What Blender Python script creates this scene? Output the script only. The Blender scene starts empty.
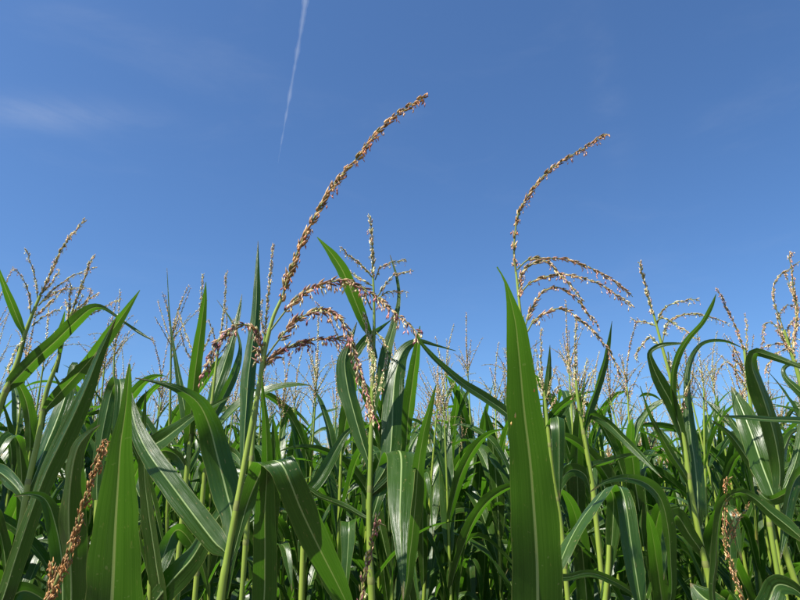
import bpy, math, random
import numpy as np
from mathutils import Vector

random.seed(7)
RNG = np.random.default_rng(7)
scene = bpy.context.scene
col = scene.collection

# ------------------------------------------------------------------ camera
FPX = 612.0                     # focal length in photo pixels (800 x 600)
PITCH = math.radians(18.0)
CAM = np.array((0.0, 0.0, 1.70))
cam_data = bpy.data.cameras.new('camera')
cam_data.sensor_fit = 'HORIZONTAL'
cam_data.sensor_width = 36.0
cam_data.lens = FPX / 800.0 * 36.0
cam_data.clip_start = 0.02
cam_data.clip_end = 60000.0
cam = bpy.data.objects.new('camera', cam_data)
col.objects.link(cam)
cam.location = CAM
cam.rotation_euler = (math.pi / 2 + PITCH, 0, 0)
scene.camera = cam
RV = np.array((1.0, 0, 0))
FV = np.array((0, math.cos(PITCH), math.sin(PITCH)))
UV_ = np.array((0, -math.sin(PITCH), math.cos(PITCH)))


def ray(x, y):
    return FV * FPX + RV * (x - 400.0) - UV_ * (y - 300.0)


def at(x, y, d):
    r = ray(x, y)
    return CAM + r * (d / r[1])


# ------------------------------------------------------------------ sky, sun, exposure
SUN_EL = math.radians(57)
SUN_AZ = math.radians(-128)      # measured from +Y towards +X (behind and left of the camera)
world = bpy.data.worlds.new('World')
scene.world = world
world.use_nodes = True
nt = world.node_tree
nt.nodes.clear()


def nd(tree, kind, **kw):
    n = tree.nodes.new(kind)
    for k, v in kw.items():
        setattr(n, k, v)
    return n


def mathn(tree, op, a, b=None, c=None, clamp=False):
    n = tree.nodes.new('ShaderNodeMath')
    n.operation = op
    n.use_clamp = clamp
    for i, v in enumerate((a, b, c)):
        if v is None:
            continue
        if isinstance(v, (int, float)):
            n.inputs[i].default_value = v
        else:
            tree.links.new(v, n.inputs[i])
    return n.outputs[0]


def maprange(tree, v, a, b, c=0.0, d=1.0, smooth=True):
    n = tree.nodes.new('ShaderNodeMapRange')
    n.interpolation_type = 'SMOOTHSTEP' if smooth else 'LINEAR'
    n.clamp = True
    tree.links.new(v, n.inputs['Value'])
    for k, x in zip(('From Min', 'From Max', 'To Min', 'To Max'), (a, b, c, d)):
        n.inputs[k].default_value = x
    return n.outputs[0]


def mixc(tree, fac, a, b, blend='MIX'):
    n = tree.nodes.new('ShaderNodeMix')
    n.data_type = 'RGBA'
    n.blend_type = blend
    for sock, v in ((n.inputs[0], fac), (n.inputs[6], a), (n.inputs[7], b)):
        if isinstance(v, (int, float)):
            sock.default_value = v
        elif isinstance(v, tuple):
            sock.default_value = v if len(v) == 4 else (*v, 1)
        else:
            tree.links.new(v, sock)
    return n.outputs[2]


sky = nd(nt, 'ShaderNodeTexSky')
sky.sky_type = 'NISHITA'
sky.sun_disc = False
sky.sun_elevation = SUN_EL
sky.sun_rotation = SUN_AZ
sky.altitude = 0
sky.air_density = 1.0
sky.dust_density = 1.0
sky.ozone_density = 10.0
tc = nd(nt, 'ShaderNodeTexCoord')
# thin cirrus: streaky noise in sky directions
mp = nd(nt, 'ShaderNodeMapping')
mp.inputs['Scale'].default_value = (2.2, 2.2, 7.0)
mp.inputs['Location'].default_value = (1.7, 2.7, 3.6)
mp.inputs['Rotation'].default_value = (0.3, 0.35, 0.4)
nt.links.new(tc.outputs['Generated'], mp.inputs['Vector'])
nz = nd(nt, 'ShaderNodeTexNoise')
nz.inputs['Scale'].default_value = 1.6
nz.inputs['Detail'].default_value = 7
nz.inputs['Roughness'].default_value = 0.62
nz.inputs['Distortion'].default_value = 0.5
nt.links.new(mp.outputs[0], nz.inputs['Vector'])
veil = maprange(nt, nz.outputs['Fac'], 0.50, 0.82)


def wisp(x, y, ax, across, along):
    """soft patch round the sky direction of a point of the photograph, drawn out along ax"""
    c = ray(x, y) / np.linalg.norm(ray(x, y))
    e = ray(x + 50 * ax[0], y + 50 * ax[1])
    e = e / np.linalg.norm(e) - c
    e -= c * np.dot(e, c)
    e /= np.linalg.norm(e)
    o = np.cross(c, e)
    tot = None
    for axis, size in ((e, along), (o, across)):
        dp = nd(nt, 'ShaderNodeVectorMath', operation='DOT_PRODUCT')
        nt.links.new(tc.outputs['Generated'], dp.inputs[0])
        dp.inputs[1].default_value = tuple(axis)
        q = mathn(nt, 'POWER', mathn(nt, 'MULTIPLY', dp.outputs['Value'], 1.0 / size), 2.0)
        tot = q if tot is None else mathn(nt, 'ADD', tot, q)
    dp = nd(nt, 'ShaderNodeVectorMath', operation='DOT_PRODUCT')
    nt.links.new(tc.outputs['Generated'], dp.inputs[0])
    dp.inputs[1].default_value = tuple(c)
    front = maprange(nt, dp.outputs['Value'], 0.0, 0.2)
    soft = mathn(nt, 'EXPONENT', mathn(nt, 'MULTIPLY', tot, -1.0))
    tex = maprange(nt, nz.outputs['Fac'], 0.3, 0.66)
    return mathn(nt, 'MULTIPLY', mathn(nt, 'MULTIPLY', soft, front), tex)


w1 = wisp(45, 112, (1, 0.08), 0.022, 0.13)
w2 = wisp(608, 95, (0.18, 1), 0.022, 0.10)
w3 = wisp(170, 45, (1, 0.35), 0.03, 0.16)
veil = mathn(nt, 'ADD', mathn(nt, 'MULTIPLY', veil, 0.35), mathn(nt, 'ADD', mathn(nt, 'MULTIPLY', w1, 1.5), mathn(nt, 'ADD', mathn(nt, 'MULTIPLY', w2, 0.7), mathn(nt, 'MULTIPLY', w3, 0.3))))
bg = nd(nt, 'ShaderNodeBackground')
bg.inputs['Strength'].default_value = 0.079
air = mixc(nt, 1.0, sky.outputs[0], (0.88, 1.0, 1.06), 'MULTIPLY')
skyc = mixc(nt, mathn(nt, 'MULTIPLY', veil, 0.11), air, (4.6, 4.9, 5.4))
nt.links.new(skyc, bg.inputs['Color'])
wo = nd(nt, 'ShaderNodeOutputWorld')
nt.links.new(bg.outputs[0], wo.inputs['Surface'])

sun_data = bpy.data.lights.new('sun', 'SUN')
sun_data.energy = 5.0
sun_data.angle = math.radians(0.5)
sun_data.color = (1.0, 0.95, 0.87)
sun = bpy.data.objects.new('sun', sun_data)
col.objects.link(sun)
to_sun = Vector((math.sin(SUN_AZ) * math.cos(SUN_EL), math.cos(SUN_AZ) * math.cos(SUN_EL), math.sin(SUN_EL)))
sun.rotation_euler = to_sun.to_track_quat('Z', 'Y').to_euler()
sun.location = to_sun * 50

vs = scene.view_settings
vs.view_transform = 'Standard'
vs.look = 'None'
vs.gamma = 1.0
vs.exposure = 1.0
vs.use_curve_mapping = False
scene.cycles.max_bounces = 8
scene.cycles.diffuse_bounces = 3
scene.cycles.glossy_bounces = 3
scene.cycles.transmission_bounces = 5
scene.cycles.transparent_max_bounces = 8
scene.cycles.use_denoising = True


# ------------------------------------------------------------------ materials
def new_mat(name):
    m = bpy.data.materials.new(name)
    m.use_nodes = True
    t = m.node_tree
    t.nodes.clear()
    out = t.nodes.new('ShaderNodeOutputMaterial')
    return m, t, out


def make_leaf_mat(name, far=False):
    m, t, out = new_mat(name)
    uv = nd(t, 'ShaderNodeUVMap')
    uv.uv_map = 'UVMap'
    sep = nd(t, 'ShaderNodeSeparateXYZ')
    t.links.new(uv.outputs[0], sep.inputs[0])
    U, V = sep.outputs[0], sep.outputs[1]
    oi = nd(t, 'ShaderNodeObjectInfo')
    geo = nd(t, 'ShaderNodeNewGeometry')
    rnd = mathn(t, 'FRACT', mathn(t, 'ADD', oi.outputs['Random'], geo.outputs['Random Per Island']))
    au = mathn(t, 'ABSOLUTE', mathn(t, 'SUBTRACT', U, 0.5))          # 0 at the midrib, .5 at the margin
    # blotchy colour drawn out along the blade
    cmb = nd(t, 'ShaderNodeCombineXYZ')
    t.links.new(mathn(t, 'MULTIPLY', U, 5.0), cmb.inputs[0])
    t.links.new(mathn(t, 'MULTIPLY', V, 9.0), cmb.inputs[1])
    t.links.new(mathn(t, 'MULTIPLY', rnd, 37.0), cmb.inputs[2])
    n1 = nd(t, 'ShaderNodeTexNoise')
    n1.inputs['Scale'].default_value = 1.0
    n1.inputs['Detail'].default_value = 4
    t.links.new(cmb.outputs[0], n1.inputs['Vector'])
    base = mixc(t, maprange(t, n1.outputs['Fac'], 0.3, 0.7), (0.011, 0.036, 0.004), (0.025, 0.062, 0.007))
    base = mixc(t, maprange(t, rnd, 0.0, 1.0, 0.0, 0.55), base, (0.036, 0.074, 0.008))
    # parallel veins, uneven
    cv = nd(t, 'ShaderNodeCombineXYZ')
    t.links.new(mathn(t, 'MULTIPLY', U, 60.0), cv.inputs[0])
    t.links.new(mathn(t, 'MULTIPLY', V, 1.2), cv.inputs[1])
    t.links.new(mathn(t, 'MULTIPLY', rnd, 11.0), cv.inputs[2])
    n2 = nd(t, 'ShaderNodeTexNoise')
    n2.inputs['Scale'].default_value = 1.0
    n2.inputs['Detail'].default_value = 2
    t.links.new(cv.outputs[0], n2.inputs['Vector'])
    vein = maprange(t, n2.outputs['Fac'], 0.35, 0.68)
    base = mixc(t, mathn(t, 'MULTIPLY', vein, 0.22), base, (0.055, 0.120, 0.020))
    # midrib and thin yellowish margin
    rib = maprange(t, au, 0.018, 0.036, 1.0, 0.0)
    ribfade = maprange(t, V, 0.0, 0.75, 0.95, 0.25)
    rib = mathn(t, 'MULTIPLY', rib, ribfade)
    base = mixc(t, rib, base, (0.30, 0.40, 0.155))
    margin = maprange(t, au, 0.477, 0.492)
    base = mixc(t, mathn(t, 'MULTIPLY', margin, 0.55), base, (0.25, 0.28, 0.08))
    # dry flecks
    n3 = nd(t, 'ShaderNodeTexNoise')
    n3.inputs['Scale'].default_value = 5.0
    n3.inputs['Detail'].default_value = 3
    cf = nd(t, 'ShaderNodeCombineXYZ')
    t.links.new(mathn(t, 'MULTIPLY', U, 3.0), cf.inputs[0])
    t.links.new(mathn(t, 'MULTIPLY', V, 14.0), cf.inputs[1])
    t.links.new(mathn(t, 'MULTIPLY', rnd, 71.0), cf.inputs[2])
    t.links.new(cf.outputs[0], n3.inputs['Vector'])
    fleck = maprange(t, n3.outputs['Fac'], 0.665, 0.73)
    base = mixc(t, mathn(t, 'MULTIPLY', fleck, 0.7), base, (0.22, 0.16, 0.06))
    tco = nd(t, 'ShaderNodeTexCoord')
    n4 = nd(t, 'ShaderNodeTexNoise')
    n4.inputs['Scale'].default_value = 210.0
    n4.inputs['Detail'].default_value = 1
    t.links.new(tco.outputs['Object'], n4.inputs['Vector'])
    n5 = nd(t, 'ShaderNodeTexNoise')
    n5.inputs['Scale'].default_value = 14.0
    t.links.new(tco.outputs['Object'], n5.inputs['Vector'])
    speck = mathn(t, 'MULTIPLY', maprange(t, n4.outputs['Fac'], 0.70, 0.76), maprange(t, n5.outputs['Fac'], 0.42, 0.62))
    base = mixc(t, mathn(t, 'MULTIPLY', speck, 0.7), base, (0.20, 0.19, 0.09))
    # dry brown tip and frayed margin
    tip = nd(t, 'ShaderNodeAttribute')
    tip.attribute_name = 'Col'
    dry = maprange(t, mathn(t, 'ADD', tip.outputs['Fac'], mathn(t, 'MULTIPLY', n1.outputs['Fac'], 0.12)), 1.00, 1.05)
    base = mixc(t, mathn(t, 'MULTIPLY', dry, 0.8), base, (0.16, 0.11, 0.045))
    pb = nd(t, 'ShaderNodeBsdfPrincipled')
    t.links.new(base, pb.inputs['Base Color'])
    rgh = maprange(t, n1.outputs['Fac'], 0.25, 0.75, 0.25, 0.42)
    t.links.new(rgh, pb.inputs['Roughness'])
    pb.inputs['Specular IOR Level'].default_value = 0.36
    tr = nd(t, 'ShaderNodeBsdfTranslucent')
    trc = mixc(t, rib, mixc(t, vein, (0.095, 0.30, 0.010), (0.135, 0.36, 0.018)), (0.40, 0.52, 0.10))
    t.links.new(trc, tr.inputs['Color'])
    if not far:
        bp = nd(t, 'ShaderNodeBump')
        bp.inputs['Strength'].default_value = 0.22
        bp.inputs['Distance'].default_value = 0.0012
        hgt = mathn(t, 'ADD', n2.outputs['Fac'], mathn(t, 'MULTIPLY', n1.outputs['Fac'], 1.2))
        t.links.new(hgt, bp.inputs['Height'])
        bq = nd(t, 'ShaderNodeBump')
        bq.inputs['Strength'].default_value = 0.55
        bq.inputs['Distance'].default_value = 0.006
        t.links.new(mathn(t, 'ADD', n5.outputs['Fac'], mathn(t, 'MULTIPLY', n1.outputs['Fac'], 0.5)), bq.inputs['Height'])
        t.links.new(bq.outputs[0], bp.inputs['Normal'])
        t.links.new(bp.outputs[0], pb.inputs['Normal'])
    mx = nd(t, 'ShaderNodeMixShader')
    mx.inputs[0].default_value = 0.28
    t.links.new(pb.outputs[0], mx.inputs[1])
    t.links.new(tr.outputs[0], mx.inputs[2])
    t.links.new(mx.outputs[0], out.inputs['Surface'])
    return m


def make_stalk_mat():
    m, t, out = new_mat('stalk_green')
    tcn = nd(t, 'ShaderNodeTexCoord')
    oi = nd(t, 'ShaderNodeObjectInfo')
    mpn = nd(t, 'ShaderNodeMapping')
    mpn.inputs['Scale'].default_value = (60, 60, 5)
    t.links.new(tcn.outputs['Object'], mpn.inputs[0])
    n1 = nd(t, 'ShaderNodeTexNoise')
    n1.inputs['Scale'].default_value = 1.0
    n1.inputs['Detail'].default_value = 4
    t.links.new(mpn.outputs[0], n1.inputs['Vector'])
    c = mixc(t, maprange(t, n1.outputs['Fac'], 0.3, 0.7), (0.15, 0.23, 0.022), (0.25, 0.32, 0.042))
    n2 = nd(t, 'ShaderNodeTexNoise')
    n2.inputs['Scale'].default_value = 9.0
    n2.inputs['Detail'].default_value = 3
    t.links.new(tcn.outputs['Object'], n2.inputs['Vector'])
    c = mixc(t, maprange(t, n2.outputs['Fac'], 0.63, 0.74, 0, 0.6), c, (0.20, 0.10, 0.035))
    c = mixc(t, mathn(t, 'MULTIPLY', oi.outputs['Random'], 0.4), c, (0.15, 0.23, 0.03))
    pb = nd(t, 'ShaderNodeBsdfPrincipled')
    t.links.new(c, pb.inputs['Base Color'])
    pb.inputs['Roughness'].default_value = 0.45
    pb.inputs['Subsurface Weight'].default_value = 0.0
    bp = nd(t, 'ShaderNodeBump')
    bp.inputs['Strength'].default_value = 0.3
    bp.inputs['Distance'].default_value = 0.001
    t.links.new(n1.outputs['Fac'], bp.inputs['Height'])
    t.links.new(bp.outputs[0], pb.inputs['Normal'])
    t.links.new(pb.outputs[0], out.inputs['Surface'])
    return m


def make_tassel_mat():
    m, t, out = new_mat('tassel_husk')
    at_ = nd(t, 'ShaderNodeAttribute')
    at_.attribute_name = 'Col'
    pb = nd(t, 'ShaderNodeBsdfPrincipled')
    t.links.new(at_.outputs['Color'], pb.inputs['Base Color'])
    pb.inputs['Roughness'].default_value = 0.65
    tr = nd(t, 'ShaderNodeBsdfTranslucent')
    t.links.new(at_.outputs['Color'], tr.inputs['Color'])
    mx = nd(t, 'ShaderNodeMixShader')
    mx.inputs[0].default_value = 0.25
    t.links.new(pb.outputs[0], mx.inputs[1])
    t.links.new(tr.outputs[0], mx.inputs[2])
    t.links.new(mx.outputs[0], out.inputs['Surface'])
    return m


def make_soil_mat():
    m, t, out = new_mat('soil')
    tcn = nd(t, 'ShaderNodeTexCoord')
    n1 = nd(t, 'ShaderNodeTexNoise')
    n1.inputs['Scale'].default_value = 9.0
    n1.inputs['Detail'].default_value = 8
    t.links.new(tcn.outputs['Object'], n1.inputs['Vector'])
    c = mixc(t, maprange(t, n1.outputs['Fac'], 0.3, 0.7), (0.065, 0.045, 0.028), (0.15, 0.11, 0.07))
    pb = nd(t, 'ShaderNodeBsdfPrincipled')
    t.links.new(c, pb.inputs['Base Color'])
    pb.inputs['Roughness'].default_value = 0.95
    bp = nd(t, 'ShaderNodeBump')
    bp.inputs['Strength'].default_value = 0.8
    bp.inputs['Distance'].default_value = 0.03
    t.links.new(n1.outputs['Fac'], bp.inputs['Height'])
    t.links.new(bp.outputs[0], pb.inputs['Normal'])
    t.links.new(pb.outputs[0], out.inputs['Surface'])
    return m


LEAF = make_leaf_mat('leaf_green')
STALK = make_stalk_mat()
NODE, _t, _o = new_mat('stalk_node')
_n = nd(_t, 'ShaderNodeTexNoise')
_n.inputs['Scale'].default_value = 160.0
_c = mixc(_t, maprange(_t, _n.outputs['Fac'], 0.35, 0.65), (0.13, 0.15, 0.028), (0.23, 0.26, 0.065))
_p = nd(_t, 'ShaderNodeBsdfPrincipled')
_p.inputs['Roughness'].default_value = 0.6
_t.links.new(_c, _p.inputs['Base Color'])
_t.links.new(_p.outputs[0], _o.inputs['Surface'])
TASSEL = make_tassel_mat()
SOIL = make_soil_mat()


# ------------------------------------------------------------------ mesh helpers
class Geo:
    """vertex / face / uv / colour arrays of one mesh"""

    def __init__(self):
        self.v, self.f, self.uv, self.c, self.m = [], [], [], [], []
        self.n = 0

    def add(self, v, f, uv=None, c=(0.2, 0.2, 0.2), mi=0):
        v = np.asarray(v, float)
        f = np.asarray(f, int)
        self.v.append(v)
        self.f.append(f + self.n)
        self.uv.append(np.zeros((len(v), 2)) if uv is None else np.asarray(uv, float))
        cc = np.asarray(c, float)
        self.c.append(np.tile(cc, (len(v), 1)) if cc.ndim == 1 else cc)
        self.m.append(np.full(len(f), mi))
        self.n += len(v)

    def arrays(self):
        return (np.concatenate(self.v), self.f, np.concatenate(self.uv), np.concatenate(self.c),
                np.concatenate(self.m))

    def mesh(self, name, mats, smooth=True, uv=True, color=False):
        v = np.concatenate(self.v)
        me = bpy.data.meshes.new(name)
        me.vertices.add(len(v))
        me.vertices.foreach_set('co', v.astype(np.float32).ravel())
        sizes = np.concatenate([np.full(len(f), f.shape[1]) for f in self.f])
        idx = np.concatenate([f.ravel() for f in self.f])
        starts = np.concatenate(([0], np.cumsum(sizes)[:-1]))
        me.loops.add(len(idx))
        me.loops.foreach_set('vertex_index', idx.astype(np.int32))
        me.polygons.add(len(sizes))
        me.polygons.foreach_set('loop_start', starts.astype(np.int32))
        me.polygons.foreach_set('loop_total', sizes.astype(np.int32))
        me.polygons.foreach_set('use_smooth', np.full(len(sizes), smooth))
        if len(mats) > 1:
            me.polygons.foreach_set('material_index', np.concatenate(self.m).astype(np.int32))
        if uv:
            l = me.uv_layers.new(name='UVMap')
            l.data.foreach_set('uv', np.concatenate(self.uv)[idx].astype(np.float32).ravel())
        if color:
            a = me.color_attributes.new('Col', 'FLOAT_COLOR', 'POINT')
            c = np.concatenate(self.c)
            a.data.foreach_set('color', np.hstack((c, np.ones((len(c), 1)))).astype(np.float32).ravel())
        for m in mats:
            me.materials.append(m)
        me.update()
        me.validate()
        return me


def link(name, me, parent=None):
    o = bpy.data.objects.new(name, me)
    col.objects.link(o)
    if parent is not None:
        o.parent = parent
    return o


def spline(P, n):
    """Catmull-Rom through the rows of P (chord-length, any number of columns; first three are xyz)"""
    P = np.asarray(P, float)
    d = np.linalg.norm(np.diff(P[:, :3], axis=0), axis=1)
    d = np.maximum(d, 1e-5) ** 0.75
    T = np.concatenate(([0], np.cumsum(d)))
    M = np.zeros_like(P)
    M[1:-1] = (P[2:] - P[:-2]) / (T[2:] - T[:-2])[:, None]
    M[0] = (P[1] - P[0]) / (T[1] - T[0])
    M[-1] = (P[-1] - P[-2]) / (T[-1] - T[-2])
    q = np.linspace(0, T[-1], n)
    i = np.clip(np.searchsorted(T, q, side='right') - 1, 0, len(T) - 2)
    h = (T[i + 1] - T[i])[:, None]
    s = ((q - T[i])[:, None]) / h
    return ((2 * s ** 3 - 3 * s ** 2 + 1) * P[i] + (s ** 3 - 2 * s ** 2 + s) * h * M[i]
            + (-2 * s ** 3 + 3 * s ** 2) * P[i + 1] + (s ** 3 - s ** 2) * h * M[i + 1])


def norm(a):
    return a / np.maximum(np.linalg.norm(a, axis=-1, keepdims=True), 1e-9)


def tangents(p):
    return norm(np.gradient(p, axis=0))


def tube(g, p, r, k=8, c=(0.2, 0.3, 0.05), mi=0, cap=True):
    p = np.asarray(p, float)
    r = np.asarray(r, float) * np.ones(len(p))
    t = tangents(p)
    ref = np.array((0.31, 0.87, 0.12))
    a = norm(np.cross(t, ref))
    b = np.cross(t, a)
    th = np.linspace(0, 2 * np.pi, k, endpoint=False)
    ring = a[:, None, :] * np.cos(th)[None, :, None] + b[:, None, :] * np.sin(th)[None, :, None]
    v = (p[:, None, :] + ring * r[:, None, None]).reshape(-1, 3)
    i = np.arange(len(p) - 1)[:, None] * k
    j = np.arange(k)[None, :]
    j2 = (j + 1) % k
    f = np.stack((i + j, i + j2, i + k + j2, i + k + j), -1).reshape(-1, 4)
    g.add(v, f, c=c, mi=mi)


def ribbon(g, p, side, w, fold=0.25, wave=0.06, seed=0, cols=None, mi=0, length=None, wfreq=38.0):
    """a leaf blade: centre line p, side vectors, full widths w"""
    rs = np.random.default_rng(seed)
    u = np.array((-1, -0.72, -0.4, -0.09, 0.0, 0.09, 0.4, 0.72, 1.0)) if cols is None else np.asarray(cols, float)
    t = tangents(p)
    s = norm(side - t * np.sum(side * t, axis=1, keepdims=True))
    n = np.cross(t, s)
    L = np.concatenate(([0], np.cumsum(np.linalg.norm(np.diff(p, axis=0), axis=1))))
    ph = rs.uniform(0, 6.28, 4)
    k = wfreq * rs.uniform(0.8, 1.25)
    left = wave * (np.sin(k * L + ph[0]) + 0.6 * np.sin(1.9 * k * L + ph[1]))
    right = wave * (np.sin(1.1 * k * L + ph[2]) + 0.6 * np.sin(1.7 * k * L + ph[3]))
    und = np.sin(k * 0.31 * L + ph[1]) * 0.05 + np.sin(k * 0.73 * L + ph[2]) * 0.03
    p = p + n * (und * w * np.clip(L / max(L[-1], 1e-6) * 4, 0, 1))[:, None]
    env = np.clip(L / max(L[-1], 1e-6) * 6, 0, 1)
    hw = w / 2
    rag = rs.normal(0, 1, (2, len(p)))
    rag[:, 1:-1] = (rag[:, :-2] + 2 * rag[:, 1:-1] + rag[:, 2:]) / 4
    V = []
    for ui in u:
        au = abs(ui)
        off = fold * (au ** 0.8) + env * (left if ui < 0 else right) * au ** 2
        if au < 0.05:
            off = off - 0.03 * np.minimum(1, 0.006 / np.maximum(hw, 1e-4))
        comp = math.sqrt(max(0.1, 1 - min(0.9, fold) ** 2))
        hs = hw * (1 + 0.035 * au ** 3 * rag[0 if ui < 0 else 1])
        V.append(p + s * (ui * hs * comp)[:, None] + n * (off * hw)[:, None])
    V = np.stack(V, 1)
    nr, nc = V.shape[:2]
    i = np.arange(nr - 1)[:, None] * nc
    j = np.arange(nc - 1)[None, :]
    f = np.stack((i + j, i + j + 1, i + nc + j + 1, i + nc + j), -1).reshape(-1, 4)
    uv = np.stack(np.broadcast_arrays((u * 0.5 + 0.5)[None, :], L[:, None]), -1).reshape(-1, 2)
    fr = np.repeat(L / max(L[-1], 1e-6), nc)
    g.add(V.reshape(-1, 3), f, uv=uv, mi=mi, c=np.stack((fr, fr, fr), 1))


# spikelet: a small pointed husk of 5 sides
_th = np.linspace(0, 2 * np.pi, 5, endpoint=False)
HUSK_V = np.vstack(([(0, 0, 0)],
                    np.stack((np.cos(_th) * 0.42, np.sin(_th) * 0.42, np.full(5, 0.28)), 1),
                    np.stack((np.cos(_th) * 0.30, np.sin(_th) * 0.30, np.full(5, 0.62)), 1),
                    [(0, 0, 1.0)]))
HUSK_F3 = np.array([(0, 1 + (i + 1) % 5, 1 + i) for i in range(5)] + [(11, 6 + i, 6 + (i + 1) % 5) for i in range(5)])
HUSK_F4 = np.array([(1 + i, 1 + (i + 1) % 5, 6 + (i + 1) % 5, 6 + i) for i in range(5)])
_t4 = np.linspace(0, 2 * np.pi, 4, endpoint=False)
TINY_V = np.vstack(([(0, 0, 0)], np.stack((np.cos(_t4) * 0.4, np.sin(_t4) * 0.4, np.full(4, 0.42)), 1), [(0, 0, 1.0)]))
TINY_F = np.array([(0, 1 + (i + 1) % 4, 1 + i) for i in range(4)] + [(5, 1 + i, 1 + (i + 1) % 4) for i in range(4)])


def husk(g, pos, axis, length, width, c, tiny=False, rs=None):
    axis = axis / np.linalg.norm(axis)
    ref = np.array((0.3, 0.2, 0.93)) if abs(axis[2]) < 0.9 else np.array((1.0, 0.1, 0))
    a = np.cross(axis, ref)
    a /= np.linalg.norm(a)
    b = np.cross(axis, a)
    M = np.stack((a * width, b * width * 0.62, axis * length))
    if tiny:
        g.add(pos + TINY_V @ M, TINY_F, c=c)
    else:
        v = pos + HUSK_V @ M
        g.add(v, HUSK_F4, c=c)
        g.f.append(HUSK_F3 + g.n - len(v))
        g.m.append(np.zeros(len(HUSK_F3)))


def srgb(r, g, b):
    return tuple(min(0.8, 1.7 * ((x / 255 + 0.055) / 1.055) ** 2.4) for x in (r, g, b))


PAL = {
    'brown': ([srgb(136, 104, 64), srgb(108, 80, 48), srgb(158, 124, 82), srgb(182, 154, 112), srgb(124, 106, 56)],
              [srgb(182, 128, 84), srgb(196, 146, 108), srgb(160, 104, 74)]),
    'pink': ([srgb(128, 98, 76), srgb(104, 76, 62), srgb(152, 122, 88), srgb(120, 112, 66), srgb(100, 66, 64), srgb(172, 146, 114)],
             [srgb(206, 152, 120), srgb(188, 126, 116), srgb(214, 172, 130), srgb(120, 72, 80)]),
    'pale': ([srgb(176, 158, 118), srgb(150, 134, 94), srgb(198, 180, 146), srgb(140, 132, 80), srgb(168, 138, 112)],
             [srgb(208, 178, 140), srgb(186, 146, 128)]),
    'beige': ([srgb(168, 142, 104), srgb(146, 114, 84), srgb(186, 164, 128), srgb(130, 116, 74), srgb(150, 116, 100)],
              [srgb(200, 160, 124), srgb(180, 132, 110)]),
    'orange': ([srgb(136, 104, 62), srgb(110, 80, 46), srgb(150, 118, 74), srgb(138, 110, 76)],
               [srgb(162, 118, 68), srgb(146, 102, 58), srgb(174, 136, 90)]),
    'dark': ([srgb(96, 78, 56), srgb(80, 62, 50), srgb(118, 98, 70), srgb(104, 98, 56)],
             [srgb(140, 100, 80), srgb(120, 84, 74)]),
}


def flower_axis(g, p, pal, seed, r0=0.0012, size=0.009, step=0.0045, anthers=0.5, bare=0.12, tiny=False,
                stemc=(0.20, 0.24, 0.06), gaps=False, spread=(0.18, 0.5), fat=(0.40, 0.56)):
    """one tassel axis: green rachis carrying paired husks and hanging anthers"""
    rs = np.random.default_rng(seed)
    husks, anth = PAL[pal]
    if not tiny:       # small kinks along the axis
        jit = rs.normal(0, 1, (len(p), 3))
        for _ in range(3):
            jit[1:-1] = (jit[:-2] + jit[1:-1] + jit[2:]) / 3
        p = p + jit * 0.0022 * np.linspace(0.2, 1, len(p))[:, None]
    t = tangents(p)
    L = np.concatenate(([0], np.cumsum(np.linalg.norm(np.diff(p, axis=0), axis=1))))
    tot = L[-1]
    tube(g, p, np.linspace(r0 * 1.5, r0 * 0.6, len(p)), k=4 if tiny else 6, c=stemc)
    s = bare * tot
    k = 0
    while s < tot:
        q = np.array([np.interp(s, L, p[:, i]) for i in range(3)])
        tt = norm(np.array([np.interp(s, L, t[:, i]) for i in range(3)]))
        ref = norm(np.cross(tt, np.array((0.2, 0.9, 0.35))))
        oth = np.cross(tt, ref)
        frac = s / tot
        sz = size * (1.05 - 0.3 * frac)
        if gaps and frac < 0.32 and (int(s / 0.012) % 2 == 0):
            s += step
            continue
        for j in range(1 if tiny else 2):
            ang = k * 2.4 + j * math.pi + rs.normal(0, 0.5)
            o = ref * math.cos(ang) + oth * math.sin(ang)
            ax = tt * 1.0 + o * rs.uniform(*spread) + np.array((0, 0, -0.1))
            c = np.array(husks[rs.integers(len(husks))]) * rs.uniform(0.6, 1.35)
            pos = q + o * r0 * 1.2
            husk(g, pos, ax, sz * rs.uniform(0.65, 1.3), sz * (rs.uniform(0.6, 0.82) if tiny else rs.uniform(*fat)), c, tiny=tiny)
            if rs.random() < anthers:
                ca = np.array(anth[rs.integers(len(anth))]) * rs.uniform(0.8, 1.15)
                for _ in range(rs.integers(1, 3)):
                    top = pos + norm(ax) * sz * 0.8 + rs.normal(0, 0.0011, 3) + np.array((0, 0, -rs.uniform(0.0, 0.0055)))
                    if not tiny:
                        tube(g, np.array((pos + norm(ax) * sz * 0.55, top + np.array((0, 0, -0.0008)))), 0.0003, k=3, c=ca)
                    dv = np.array((rs.normal(0, 0.35), rs.normal(0, 0.35), -1.0))
                    husk(g, top, dv, size * 0.66 * rs.uniform(0.75, 1.15), size * 0.34 * rs.uniform(0.8, 1.2), ca, tiny=True)
        k += 1
        s += step * (rs.uniform(0.6, 1.3) if rs.random() < 0.9 else rs.uniform(1.8, 2.8))
    return g


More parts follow.
